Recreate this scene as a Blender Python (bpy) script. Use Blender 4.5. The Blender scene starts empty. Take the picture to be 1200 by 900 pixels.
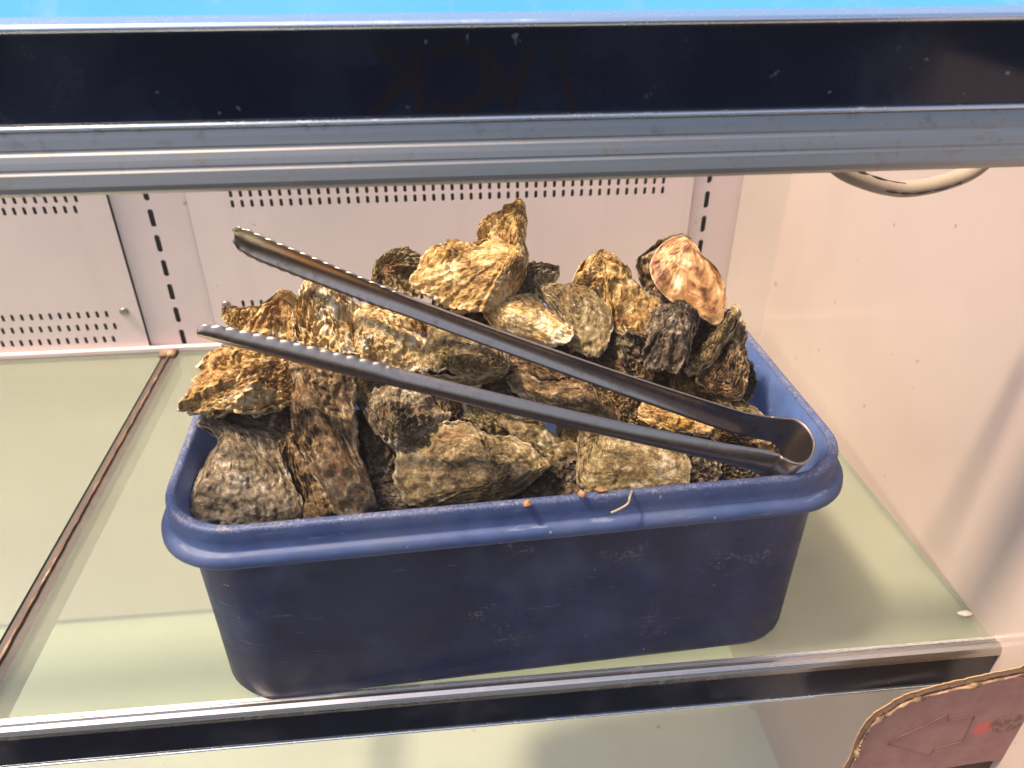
import bpy, bmesh, math, random
import numpy as np
from mathutils import Vector, Matrix

random.seed(7)
S = bpy.context.scene
COL = S.collection

# ------------------------------------------------------------------ camera model (also used to survey points from the photograph)
FPX, HC = 901.0, 0.46
PITCH, YAW = math.radians(32.3), math.radians(5.6)
CAM = Vector((0, 0, HC))
FWD = Vector((math.sin(YAW) * math.cos(PITCH), math.cos(YAW) * math.cos(PITCH), -math.sin(PITCH)))
RGT = FWD.cross(Vector((0, 0, 1))).normalized()
UPV = RGT.cross(FWD)


def ray(x, y):
    return FWD + RGT * ((x - 600) / FPX) + UPV * ((450 - y) / FPX)


def ony(x, y, Y):
    d = ray(x, y)
    return CAM + d * (Y / d.y)


def onz(x, y, z):
    d = ray(x, y)
    return CAM + d * ((z - HC) / d.z)


def onplane(x, y, c, n):
    d = ray(x, y)
    return CAM + d * ((c - CAM).dot(n) / d.dot(n))


# ------------------------------------------------------------------ helpers
def tag(o, label=None, cat=None, group=None, kind=None):
    if label: o['label'] = label
    if cat: o['category'] = cat
    if group: o['group'] = group
    if kind: o['kind'] = kind
    return o


def empty(name, loc):
    o = bpy.data.objects.new(name, None)
    o.empty_display_size = 0.02
    COL.objects.link(o)
    o.location = loc
    return o


def link(name, me, mat, parent=None, loc=None, smooth=False):
    o = bpy.data.objects.new(name, me)
    COL.objects.link(o)
    if loc is not None: o.location = loc
    if parent is not None: o.parent = parent
    if mat is not None: me.materials.append(mat)
    if smooth:
        me.polygons.foreach_set('use_smooth', [True] * len(me.polygons))
    return o


def mesh_from(verts, faces):
    me = bpy.data.meshes.new('m')
    me.from_pydata([tuple(v) for v in verts], [], faces)
    me.update()
    return me


def obj_bm(name, bm, mat, parent=None, loc=None, smooth=False):
    bmesh.ops.recalc_face_normals(bm, faces=bm.faces)
    me = bpy.data.meshes.new(name)
    bm.to_mesh(me)
    bm.free()
    return link(name, me, mat, parent, loc, smooth)


def bm_box(bm, x0, x1, y0, y1, z0, z1):
    vs = [bm.verts.new((x, y, z)) for z in (z0, z1) for y in (y0, y1) for x in (x0, x1)]
    for f in ((0, 2, 3, 1), (4, 5, 7, 6), (0, 1, 5, 4), (2, 6, 7, 3), (0, 4, 6, 2), (1, 3, 7, 5)):
        bm.faces.new([vs[i] for i in f])


def box(name, b, mat, parent=None, bevel=0.0):
    bm = bmesh.new()
    bm_box(bm, *b)
    if bevel:
        bmesh.ops.bevel(bm, geom=list(bm.edges), offset=bevel, segments=4, affect='EDGES', profile=0.5)
    return obj_bm(name, bm, mat, parent)


def extrude_profile(name, prof, x0, x1, mat, parent=None, smooth=False):
    """prof: closed list of (y, z)."""
    n = len(prof)
    vs = [(x0, y, z) for y, z in prof] + [(x1, y, z) for y, z in prof]
    fs = [(i, (i + 1) % n, n + (i + 1) % n, n + i) for i in range(n)]
    fs += [tuple(range(n - 1, -1, -1)), tuple(range(n, 2 * n))]
    me = mesh_from(vs, fs)
    bm = bmesh.new(); bm.from_mesh(me)
    o = obj_bm(name, bm, mat, parent)
    return o


def tube(name, pts, r, mat, parent=None, nseg=10, smooth=True, rfun=None):
    pts = [Vector(p) for p in pts]
    bm = bmesh.new()
    rings = []
    up = Vector((0, 0, 1))
    for i, p in enumerate(pts):
        t = (pts[min(i + 1, len(pts) - 1)] - pts[max(i - 1, 0)]).normalized()
        a = t.cross(up)
        if a.length < 1e-3: a = t.cross(Vector((1, 0, 0)))
        a.normalize(); b = a.cross(t)
        rr = r if rfun is None else rfun(i / (len(pts) - 1))
        rings.append([bm.verts.new(p + (a * math.cos(q) + b * math.sin(q)) * rr) for q in [2 * math.pi * k / nseg for k in range(nseg)]])
    for i in range(len(rings) - 1):
        for k in range(nseg):
            bm.faces.new((rings[i][k], rings[i][(k + 1) % nseg], rings[i + 1][(k + 1) % nseg], rings[i + 1][k]))
    bm.faces.new(rings[0]); bm.faces.new(rings[-1])
    return obj_bm(name, bm, mat, parent, smooth=smooth)


def catmull(pts, n, closed=False):
    P = np.array([list(p) for p in pts], float)
    m = len(P)
    out = []
    segs = m if closed else m - 1
    for i in range(segs):
        if closed:
            p0, p1, p2, p3 = P[(i - 1) % m], P[i], P[(i + 1) % m], P[(i + 2) % m]
        else:
            p0, p1, p2, p3 = P[max(i - 1, 0)], P[i], P[i + 1], P[min(i + 2, m - 1)]
        for k in range(n):
            t = k / n
            out.append(0.5 * ((2 * p1) + (-p0 + p2) * t + (2 * p0 - 5 * p1 + 4 * p2 - p3) * t * t + (-p0 + 3 * p1 - 3 * p2 + p3) * t ** 3))
    if not closed: out.append(P[-1])
    return np.array(out)


def resample_closed(P, n):
    Q = np.vstack([P, P[:1]])
    d = np.concatenate([[0], np.cumsum(np.linalg.norm(np.diff(Q, axis=0), axis=1))])
    t = np.linspace(0, d[-1], n, endpoint=False)
    return np.stack([np.interp(t, d, Q[:, k]) for k in range(Q.shape[1])], axis=1)


# vectorised value noise
_rng = np.random.default_rng(3)
_PERM = _rng.permutation(512)
_VAL = _rng.random(512) * 2 - 1


def vnoise(p):
    p = np.asarray(p, float)
    i = np.floor(p).astype(int)
    f = p - i
    u = f * f * f * (f * (f * 6 - 15) + 10)
    def h(a, b, c):
        return _VAL[_PERM[(_PERM[(_PERM[a & 511] + b) & 511] + c) & 511]]
    r = 0
    for dx in (0, 1):
        for dy in (0, 1):
            for dz in (0, 1):
                w = (u[..., 0] if dx else 1 - u[..., 0]) * (u[..., 1] if dy else 1 - u[..., 1]) * (u[..., 2] if dz else 1 - u[..., 2])
                r = r + w * h(i[..., 0] + dx, i[..., 1] + dy, i[..., 2] + dz)
    return r


def fbm(p, o=3):
    r, a = 0, 1.0
    for k in range(o):
        r = r + a * vnoise(p * 2 ** k + 17.3 * k)
        a *= 0.5
    return r


# ------------------------------------------------------------------ materials
class NT:
    def __init__(s, name):
        s.m = bpy.data.materials.new(name)
        s.m.use_nodes = True
        s.t = s.m.node_tree
        s.b = s.t.nodes['Principled BSDF']
        s.out = s.t.nodes['Material Output']

    def n(s, typ, **kw):
        nd = s.t.nodes.new(typ)
        for k, v in kw.items(): setattr(nd, k, v)
        return nd

    def l(s, a, b):
        s.t.links.new(a, b)

    def set(s, sock, v):
        if isinstance(v, bpy.types.NodeSocket): s.l(v, sock)
        else: sock.default_value = v

    def math(s, op, a, b=0.0, c=None):
        nd = s.n('ShaderNodeMath', operation=op)
        s.set(nd.inputs[0], a); s.set(nd.inputs[1], b)
        if c is not None: s.set(nd.inputs[2], c)
        return nd.outputs[0]

    def coord(s, kind='Object'):
        return s.n('ShaderNodeTexCoord').outputs[kind]

    def mapping(s, v, scale=(1, 1, 1), loc=(0, 0, 0)):
        nd = s.n('ShaderNodeMapping')
        s.l(v, nd.inputs[0]); nd.inputs['Scale'].default_value = scale; nd.inputs['Location'].default_value = loc
        return nd.outputs[0]

    def noise(s, v, scale, detail=4, rough=0.55, dist=0.0):
        nd = s.n('ShaderNodeTexNoise')
        s.l(v, nd.inputs['Vector'])
        nd.inputs['Scale'].default_value = scale; nd.inputs['Detail'].default_value = detail
        nd.inputs['Roughness'].default_value = rough; nd.inputs['Distortion'].default_value = dist
        return nd.outputs['Fac']

    def voro(s, v, scale, feature='F1'):
        nd = s.n('ShaderNodeTexVoronoi', feature=feature)
        s.l(v, nd.inputs['Vector']); nd.inputs['Scale'].default_value = scale
        return nd.outputs['Distance']

    def ramp(s, fac, stops, interp='LINEAR'):
        nd = s.n('ShaderNodeValToRGB')
        cr = nd.color_ramp; cr.interpolation = interp
        while len(cr.elements) < len(stops): cr.elements.new(0.5)
        for e, (p, c) in zip(cr.elements, stops):
            e.position = p
            e.color = (c, c, c, 1) if isinstance(c, (int, float)) else (*c, 1)
        s.l(fac, nd.inputs[0])
        return nd.outputs[0]

    def mix(s, fac, a, b, mode='MIX'):
        nd = s.n('ShaderNodeMix', data_type='RGBA', blend_type=mode)
        s.set(nd.inputs[0], fac)
        for sock, v in ((nd.inputs[6], a), (nd.inputs[7], b)):
            if isinstance(v, bpy.types.NodeSocket): s.l(v, sock)
            else: sock.default_value = (*v, 1)
        return nd.outputs[2]

    def bump(s, h, strength=0.5, dist=0.001, normal=None):
        nd = s.n('ShaderNodeBump')
        s.l(h, nd.inputs['Height'])
        nd.inputs['Strength'].default_value = strength; nd.inputs['Distance'].default_value = dist
        if normal is not None: s.l(normal, nd.inputs['Normal'])
        return nd.outputs[0]

    def fin(s, col=None, rough=None, metal=None, normal=None, spec=None, coat=None):
        for k, v in (('Base Color', col), ('Roughness', rough), ('Metallic', metal), ('Normal', normal), ('Specular IOR Level', spec), ('Coat Weight', coat)):
            if v is None: continue
            if isinstance(v, bpy.types.NodeSocket): s.l(v, s.b.inputs[k])
            else: s.b.inputs[k].default_value = (*v, 1) if isinstance(v, tuple) else v
        return s.m


def mat_wall(name, base, dirt=0.12, rough=0.35):
    t = NT(name)
    v = t.coord()
    a = t.noise(v, 5, 4)
    col = t.mix(t.ramp(a, [(0.4, 0.0), (0.75, 1.0)]), base, tuple(c * (1 - dirt) for c in base))
    sp = t.ramp(t.noise(v, 70, 2), [(0.735, 0.0), (0.76, 1.0)])
    col = t.mix(t.math('MULTIPLY', sp, 0.55), col, (0.22, 0.17, 0.14))
    dr = t.ramp(t.noise(t.mapping(v, (30, 30, 1.2)), 1.0, 3), [(0.55, 0.0), (0.8, 1.0)])
    col = t.mix(t.math('MULTIPLY', dr, 0.18), col, (0.5, 0.42, 0.36))
    return t.fin(col, t.ramp(a, [(0.3, rough), (0.7, rough * 1.45)]), normal=t.bump(t.noise(v, 30, 3), 0.05, 0.002))


def mat_plain(name, col, rough=0.5, metal=0.0, var=0.25, scale=40, bump=0.15):
    t = NT(name)
    v = t.coord()
    a = t.noise(v, scale, 5, 0.6)
    c = t.mix(a, tuple(x * (1 - var) for x in col), tuple(min(1, x * (1 + var)) for x in col))
    return t.fin(c, rough, metal, t.bump(a, bump, 0.001))


def mat_steel(name, base=(0.5, 0.48, 0.46), rough=0.22, axis=(1, 120, 120), stain=0.3):
    t = NT(name)
    v = t.coord()
    br = t.noise(t.mapping(v, axis), 8, 3, 0.6)
    sp = t.ramp(t.noise(v, 90, 5, 0.7), [(0.55, 0.0), (0.72, 1.0)])
    col = t.mix(br, tuple(x * 0.75 for x in base), base)
    col = t.mix(t.math('MULTIPLY', sp, stain), col, (0.12, 0.09, 0.07))
    rg = t.math('ADD', t.math('MULTIPLY', br, 0.16), rough)
    rg = t.math('ADD', rg, t.math('MULTIPLY', sp, 0.2))
    return t.fin(col, rg, 0.95, t.bump(br, 0.06, 0.0006))


def mat_black(name):
    t = NT(name)
    v = t.coord()
    sm = t.ramp(t.noise(v, 14, 6, 0.65), [(0.45, 0.0), (0.8, 1.0)])
    fl = t.ramp(t.noise(v, 160, 2, 0.5), [(0.74, 0.0), (0.78, 1.0)])
    col = t.mix(t.math('MULTIPLY', sm, 0.5), (0.002, 0.007, 0.022), (0.026, 0.038, 0.065))
    col = t.mix(t.math('MULTIPLY', fl, 0.5), col, (0.3, 0.28, 0.25))
    return t.fin(col, t.math('ADD', t.math('MULTIPLY', sm, 0.3), 0.1), spec=0.5)


def mat_blue(name, base, dust, front=False):
    """old blue polyethylene: chalky film, grime and scuffs"""
    t = NT(name)
    v = t.coord()
    a = t.noise(v, 16, 6, 0.6)
    b = t.noise(v, 60, 5, 0.65)
    sep = t.n('ShaderNodeSeparateXYZ'); t.l(v, sep.inputs[0])
    z = sep.outputs[2]
    col = t.mix(t.ramp(b, [(0.3, 0.0), (0.7, 1.0)]), tuple(c * 0.8 for c in base), tuple(c * 1.15 for c in base))
    film = t.ramp(a, [(0.42, 0.0), (0.66, 1.0)])
    col = t.mix(t.math('MULTIPLY', film, 0.75 if front else 0.35), col, dust)
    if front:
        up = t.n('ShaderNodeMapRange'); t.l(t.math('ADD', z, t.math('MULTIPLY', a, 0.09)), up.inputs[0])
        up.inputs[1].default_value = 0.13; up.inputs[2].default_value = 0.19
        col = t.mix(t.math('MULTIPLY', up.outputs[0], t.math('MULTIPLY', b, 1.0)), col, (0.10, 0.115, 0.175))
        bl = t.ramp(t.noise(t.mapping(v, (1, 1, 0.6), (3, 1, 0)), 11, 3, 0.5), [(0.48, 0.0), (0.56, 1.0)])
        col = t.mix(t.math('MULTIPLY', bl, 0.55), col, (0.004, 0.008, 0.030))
        cl = t.math('MULTIPLY', t.ramp(t.noise(t.mapping(v, (1, 1, 1), (2.3, 0, 1.7)), 19, 4, 0.6), [(0.63, 0.0), (0.70, 1.0)]), t.ramp(t.noise(v, 340, 4, 0.75), [(0.52, 0.0), (0.58, 1.0)]))
        col = t.mix(t.math('MULTIPLY', cl, 0.6), col, (0.26, 0.22, 0.17))
        scr = t.ramp(t.noise(t.mapping(v, (18, 18, 130)), 1.6, 4, 0.7), [(0.66, 0.0), (0.72, 1.0)])
        col = t.mix(t.math('MULTIPLY', scr, 0.35), col, (0.25, 0.24, 0.24))
    else:
        cr = t.n('ShaderNodeMapRange'); t.l(z, cr.inputs[0])
        cr.inputs[1].default_value = 0.1615; cr.inputs[2].default_value = 0.1650
        g = t.ramp(t.noise(v, 700, 4, 0.75), [(0.48, 0.0), (0.60, 1.0)])
        g2 = t.math('MULTIPLY', t.math('MULTIPLY', cr.outputs[0], g), t.ramp(t.noise(v, 55, 3), [(0.38, 0.25), (0.55, 1.0)]))
        col = t.mix(t.math('MULTIPLY', g2, 0.55), col, (0.42, 0.35, 0.30))
        sc = t.ramp(t.noise(t.mapping(v, (12, 12, 160)), 2.0, 4, 0.7), [(0.63, 0.0), (0.7, 1.0)])
        col = t.mix(t.math('MULTIPLY', sc, 0.3), col, (0.36, 0.4, 0.5))
    fl = t.ramp(t.noise(v, 190, 2, 0.5), [(0.73, 0.0), (0.77, 1.0)])
    col = t.mix(t.math('MULTIPLY', fl, 0.6), col, (0.4, 0.36, 0.3))
    return t.fin(col, t.ramp(b, [(0.3, 0.42), (0.7, 0.65)]), normal=t.bump(b, 0.12, 0.0008), spec=0.45)


def mat_glass(name, base, tr, clear):
    """shop glass under a film of dust: mostly a clear-ish pane with a milky film and a sharp reflection"""
    t = NT(name)
    v = t.coord()
    a = t.noise(v, 7, 5, 0.6)
    col = t.mix(t.ramp(a, [(0.35, 0.0), (0.7, 1.0)]), base, tuple(c * 0.96 for c in base))
    sp = t.ramp(t.noise(v, 130, 2), [(0.735, 0.0), (0.76, 1.0)])
    col = t.mix(t.math('MULTIPLY', sp, 0.4), col, (0.25, 0.2, 0.15))
    t.fin(col, 0.09, spec=0.7)
    tb = t.n('ShaderNodeBsdfTransparent'); tb.inputs[0].default_value = (*tr, 1)
    smr = t.noise(t.mapping(v, (1.0, 2.6, 1), (0.4, 1, 0)), 5, 3, 0.5, 0.0)
    mx = t.n('ShaderNodeMixShader'); t.l(t.ramp(smr, [(0.35, clear + 0.015), (0.68, clear - 0.03)]), mx.inputs[0])
    t.l(t.b.outputs[0], mx.inputs[1]); t.l(tb.outputs[0], mx.inputs[2]); t.l(mx.outputs[0], t.out.inputs[0])
    return t.m


def mat_shell(name, dark, mid, light, pale, lo=0.0, olive=0.0, pit=1.0, gloss=0.5, yel=0.0):
    t = NT(name)
    at = t.n('ShaderNodeAttribute', attribute_name='grow').outputs['Vector']
    ob = t.coord()
    inf = t.n('ShaderNodeObjectInfo')
    add = t.n('ShaderNodeVectorMath', operation='ADD'); t.l(ob, add.inputs[0])
    cmb = t.n('ShaderNodeCombineXYZ')
    t.l(t.math('MULTIPLY', inf.outputs['Random'], 7.0), cmb.inputs[0]); t.l(t.math('MULTIPLY', inf.outputs['Random'], 3.0), cmb.inputs[2])
    t.l(cmb.outputs[0], add.inputs[1])
    v = add.outputs[0]
    add2 = t.n('ShaderNodeVectorMath', operation='ADD'); t.l(at, add2.inputs[0]); t.l(cmb.outputs[0], add2.inputs[1])
    g = add2.outputs[0]
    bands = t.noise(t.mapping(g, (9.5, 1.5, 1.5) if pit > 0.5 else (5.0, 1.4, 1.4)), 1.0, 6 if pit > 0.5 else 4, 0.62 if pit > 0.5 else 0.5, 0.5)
    rad = t.noise(t.mapping(g, (1.6, 9, 9)), 1.0, 5, 0.6, 0.3)
    blot = t.noise(v, 40, 5, 0.58, 0.4)
    grain = t.noise(v, 330, 5, 0.72)
    fine = t.noise(v, 1100, 3, 0.65)
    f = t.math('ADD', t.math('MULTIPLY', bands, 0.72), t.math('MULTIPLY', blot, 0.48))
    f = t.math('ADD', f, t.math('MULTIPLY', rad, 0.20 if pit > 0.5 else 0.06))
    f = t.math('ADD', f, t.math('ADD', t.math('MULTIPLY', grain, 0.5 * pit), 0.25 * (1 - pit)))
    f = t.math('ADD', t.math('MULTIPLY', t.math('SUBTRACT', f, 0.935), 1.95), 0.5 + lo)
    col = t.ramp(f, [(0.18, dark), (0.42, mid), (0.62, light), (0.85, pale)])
    if olive:
        m = t.ramp(t.noise(v, 38, 4, 0.6), [(0.5, 0.0), (0.62, 1.0)])
        col = t.mix(t.math('MULTIPLY', m, olive), col, (0.20, 0.155, 0.04))
    if yel:
        m = t.ramp(t.noise(t.mapping(v, (1, 1, 1), (8, 5, 1)), 36, 4, 0.6), [(0.58, 0.0), (0.66, 1.0)])
        col = t.mix(t.math('MULTIPLY', m, yel), col, (0.72, 0.46, 0.07))
    rust = t.ramp(t.noise(t.mapping(v, (1, 1, 1), (4, 2, 9)), 48, 4, 0.6), [(0.6, 0.0), (0.7, 1.0)])
    col = t.mix(t.math('MULTIPLY', rust, 0.5), col, (0.3, 0.11, 0.03))
    pits = t.ramp(t.noise(v, 200, 4, 0.75), [(0.3, 1.0), (0.42, 0.0)])
    col = t.mix(t.math('MULTIPLY', pits, 0.5 * pit), col, (0.03, 0.02, 0.014))
    fl = t.ramp(t.voro(v, 260), [(0.10, 1.0), (0.16, 0.0)])
    fl = t.math('MULTIPLY', fl, t.ramp(t.noise(v, 90, 2), [(0.52, 0.0), (0.6, 1.0)]))
    col = t.mix(t.math('MULTIPLY', fl, 0.7), col, (0.72, 0.66, 0.56))
    sg = t.n('ShaderNodeSeparateXYZ'); t.l(at, sg.inputs[0])
    eg = t.n('ShaderNodeMapRange'); t.l(t.math('ADD', sg.outputs[0], t.math('MULTIPLY', t.math('SUBTRACT', grain, 0.5), 0.12)), eg.inputs[0])
    eg.inputs[1].default_value = 0.955; eg.inputs[2].default_value = 0.99
    col = t.mix(t.math('MULTIPLY', eg.outputs[0], 0.45), col, pale)
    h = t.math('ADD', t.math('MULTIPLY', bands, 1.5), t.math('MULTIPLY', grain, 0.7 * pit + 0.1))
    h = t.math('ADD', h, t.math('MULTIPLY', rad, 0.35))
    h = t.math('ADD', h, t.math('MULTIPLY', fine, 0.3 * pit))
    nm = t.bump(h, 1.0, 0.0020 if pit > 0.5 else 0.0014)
    rg = t.ramp(grain, [(0.3, 0.75 - 0.4 * gloss), (0.7, 0.9 - 0.3 * gloss)])
    return t.fin(col, rg, normal=nm, spec=0.45)


M = {}
M['wall'] = mat_wall('white_painted_sheet', (0.86, 0.69, 0.635))
M['rail'] = mat_wall('white_painted_rail', (0.81, 0.65, 0.61))
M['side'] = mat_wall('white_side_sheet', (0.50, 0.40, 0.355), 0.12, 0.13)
M['upper'] = mat_wall('blue_light_tint', (0.06, 0.30, 0.66), 0.02, 0.75)  # blue light on the upper wall strip, put into its base colour
M['dark'] = mat_plain('dark_void', (0.15, 0.145, 0.14), 0.8)
M['floor'] = mat_wall('lower_pan', (0.62, 0.63, 0.55), 0.1)
M['steel'] = mat_steel('bright_trim_steel', (0.55, 0.54, 0.54), 0.2)
M['rail_steel'] = mat_steel('dull_rail_steel', (0.42, 0.40, 0.375), 0.33)
M['tong'] = mat_steel('tong_steel', (0.53, 0.43, 0.36), 0.23, (40, 40, 40), 0.5)
M['chrome'] = mat_steel('chrome_edge', (0.78, 0.86, 0.98), 0.14, (1, 120, 120), 0.1)
M['black'] = mat_black('black_glossy_fascia')
M['reflected_letter'] = mat_plain('letter_reflection', (0.0115, 0.0108, 0.0155), 0.12)  # tone of a sign's reflection, painted onto solid letters
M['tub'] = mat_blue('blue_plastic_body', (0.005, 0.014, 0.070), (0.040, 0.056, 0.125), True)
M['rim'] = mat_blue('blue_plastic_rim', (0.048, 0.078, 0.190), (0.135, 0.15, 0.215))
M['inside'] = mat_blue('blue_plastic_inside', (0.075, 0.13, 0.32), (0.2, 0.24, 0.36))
M['glass'] = mat_glass('dusty_shelf_glass', (0.45, 0.465, 0.37), (0.88, 0.92, 0.86), 0.73)
M['glass_edge'] = mat_plain('green_glass_edge', (0.17, 0.19, 0.15), 0.2)
M['hose'] = mat_plain('clear_hose', (0.40, 0.31, 0.23), 0.12, 0, 0.4, 25)
M['hosedirt'] = mat_plain('hose_dirt', (0.05, 0.035, 0.025), 0.6, 0, 0.5, 60)
M['card'] = mat_plain('raw_cardboard', (0.36, 0.22, 0.11), 0.8, 0, 0.4, 120, 0.6)
M['carddark'] = mat_plain('cardboard_core', (0.07, 0.04, 0.028), 0.9, 0, 0.5, 200, 0.6)
t = NT('torn_paper_edge')
v = t.coord()
a = t.noise(v, 90, 4, 0.65)
M['torn'] = t.fin(t.ramp(a, [(0.36, (0.03, 0.018, 0.012)), (0.5, (0.24, 0.135, 0.07)), (0.64, (0.42, 0.29, 0.17))]), 0.85, normal=t.bump(t.noise(v, 500, 4, 0.7), 0.8, 0.001))
M['line'] = mat_plain('printed_line', (0.17, 0.068, 0.062), 0.5)
M['crumb'] = mat_plain('orange_crumb', (0.42, 0.20, 0.09), 0.6, 0, 0.4, 400, 0.6)
M['strand'] = mat_plain('dry_weed', (0.33, 0.26, 0.17), 0.6, 0, 0.4, 300)
M['chip'] = mat_plain('white_chip', (0.75, 0.66, 0.55), 0.7, 0, 0.2, 200)
M['screw'] = mat_steel('screw_steel', (0.4, 0.36, 0.34), 0.3, (20, 20, 20), 0.3)

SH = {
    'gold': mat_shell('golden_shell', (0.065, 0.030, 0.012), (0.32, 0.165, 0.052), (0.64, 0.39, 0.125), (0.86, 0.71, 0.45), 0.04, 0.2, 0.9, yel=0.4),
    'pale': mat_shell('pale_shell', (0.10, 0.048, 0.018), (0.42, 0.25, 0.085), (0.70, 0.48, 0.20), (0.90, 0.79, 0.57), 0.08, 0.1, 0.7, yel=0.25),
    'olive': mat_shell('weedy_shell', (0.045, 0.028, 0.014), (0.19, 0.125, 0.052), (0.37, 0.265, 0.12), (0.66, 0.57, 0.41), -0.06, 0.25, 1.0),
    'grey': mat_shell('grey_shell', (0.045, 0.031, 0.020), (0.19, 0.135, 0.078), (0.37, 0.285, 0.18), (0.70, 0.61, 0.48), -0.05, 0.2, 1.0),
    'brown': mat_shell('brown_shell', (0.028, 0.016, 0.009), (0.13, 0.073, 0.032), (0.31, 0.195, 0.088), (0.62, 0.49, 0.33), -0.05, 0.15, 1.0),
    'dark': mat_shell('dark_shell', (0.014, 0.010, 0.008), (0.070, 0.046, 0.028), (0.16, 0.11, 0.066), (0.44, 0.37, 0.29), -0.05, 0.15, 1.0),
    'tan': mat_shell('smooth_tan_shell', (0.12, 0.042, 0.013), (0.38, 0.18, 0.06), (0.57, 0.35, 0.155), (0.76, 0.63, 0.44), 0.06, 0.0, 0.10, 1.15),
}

# ------------------------------------------------------------------ case interior
YB, YF, XR = 0.842, 0.336, 0.391


def perforated(name, x0, x1, z0, z1, rows, mat, parent, w, h, y, thick=0.0012):
    """sheet in the plane y with real capsule holes. rows: (zc, [hole x])"""
    bm = bmesh.new()
    def V(x, z, d=0.0): return bm.verts.new((x, y + d, z))
    def quad(a, b, c, d):
        if b - a < 1e-6 or d - c < 1e-6: return
        bm.faces.new((V(a, c), V(b, c), V(b, d), V(a, d)))
    z = z0
    for zc, xs in sorted(rows):
        xs = sorted(q for q in xs if x0 + w < q < x1 - w)
        ha = h / 2 + 0.0012
        quad(x0, x1, z, zc - ha)
        cur = x0
        for xc in xs:
            cw = w / 2 + 0.0014
            quad(cur, xc - cw, zc - ha, zc + ha)
            loop = []
            r = w / 2
            for k in range(16):
                a = 2 * math.pi * (k + 0.5) / 16
                cx, cz = math.cos(a) * r, math.sin(a) * r
                cz += (h / 2 - r) * (1 if cz > 0 else -1)
                loop.append((cx, cz))
            inn = [V(xc + a, zc + b) for a, b in loop]
            inn2 = [V(xc + a, zc + b, thick) for a, b in loop]
            def sq(a, b):
                s = min(cw / abs(a) if a else 9e9, ha / abs(b) if b else 9e9)
                return a * s, b * s
            sqp = [sq(a, b) for a, b in loop]
            # snap the four corner-nearest points onto the corners
            for sx in (1, -1):
                for sz in (1, -1):
                    i = min(range(16), key=lambda q: (sqp[q][0] - sx * cw) ** 2 + (sqp[q][1] - sz * ha) ** 2)
                    sqp[i] = (sx * cw, sz * ha)
            outv = [V(xc + a, zc + b) for a, b in sqp]
            for k in range(16):
                q = (k + 1) % 16
                bm.faces.new((outv[k], outv[q], inn[q], inn[k]))
                bm.faces.new((inn[k], inn[q], inn2[q], inn2[k]))
            cur = xc + cw
        quad(cur, x1, zc - ha, zc + ha)
        z = zc + ha
    quad(x0, x1, z, z1)
    bmesh.ops.remove_doubles(bm, verts=bm.verts, dist=1e-5)
    return obj_bm(name, bm, mat, parent)


bw = empty('back_wall', (0, YB, 0))
tag(bw, 'pinkish white perforated metal back wall behind the oysters', 'wall', kind='structure')
def at_bw(o):
    o.parent = bw; o.location = (0, -YB, 0); return o
ptch = 0.01045
ZL, ZH = -0.45, 0.352
def rows(xa, xb, ends):
    out = []
    for zc, e0, e1 in ends:
        n = int((e1 - e0) / ptch)
        out.append((zc, [e1 - k * ptch for k in range(n + 1)]))
    return out
lrows = rows(0, 0, [(0.0175, -0.93, -0.3925), (0.0343, -0.93, -0.3865), (0.0505, -0.93, -0.3916), (0.1765, -0.93, -0.3899), (0.1885, -0.93, -0.386)])
crows = rows(0, 0, [(0.020, -0.236, 0.256), (0.0385, -0.234, 0.256), (0.0565, -0.236, 0.256), (0.1770, -0.2346, 0.256), (0.1885, -0.2329, 0.256)])
at_bw(perforated('perforated_panel', -0.95, -0.354, 0.004, ZH, lrows, M['wall'], None, 0.0038, 0.0088, YB))
at_bw(perforated('perforated_panel', -0.2725, 0.2915, 0.004, ZH, crows, M['wall'], None, 0.0038, 0.0088, YB))
srow = [(0.0145 + k * 0.0297, [-0.3142]) for k in range(11)]
at_bw(perforated('slotted_upright', -0.3528, -0.2737, 0.004, ZH, srow, M['rail'], None, 0.006, 0.0205, YB + 0.003))
srow = [(0.0145 + k * 0.0297, [0.3108]) for k in range(11)]
at_bw(perforated('slotted_upright', 0.2927, 0.352, 0.004, ZH, srow, M['rail'], None, 0.006, 0.0205, YB + 0.003))
at_bw(box('seam_backing', (-0.95, 0.41, YB + 0.012, YB + 0.016, -0.45, ZH), M['dark']))
at_bw(box('lower_sheet', (-0.95, 0.352, YB + 0.001, YB + 0.006, ZL, 0.0035), M['wall']))
us = mesh_from([(-0.95, YB + 0.001, ZH + 0.001), (0.80, YB + 0.001, ZH + 0.001), (0.80, YB + 0.14, ZH + 0.14), (-0.95, YB + 0.14, ZH + 0.14)], [(0, 1, 2, 3)])  # upper wall strip, slope added so it takes more sun
us = at_bw(link('upper_sheet', us, M['upper']))
md = us.modifiers.new('Solid', 'SOLIDIFY'); md.thickness = 0.003; md.offset = -1
at_bw(box('bottom_flange', (-0.95, 0.352, YB - 0.007, YB - 0.0005, 0.0005, 0.0065), M['rail'], bevel=0.001))
for sx, sz in ((-0.371, 0.053), (-0.2544, 0.0561)):
    bm = bmesh.new()
    bmesh.ops.create_uvsphere(bm, u_segments=16, v_segments=8, radius=0.0052)
    bmesh.ops.scale(bm, vec=(1, 0.45, 1), verts=bm.verts)
    at_bw(obj_bm('screw', bm, M['screw'], smooth=True)).location = (sx, -0.001, sz)

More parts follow.
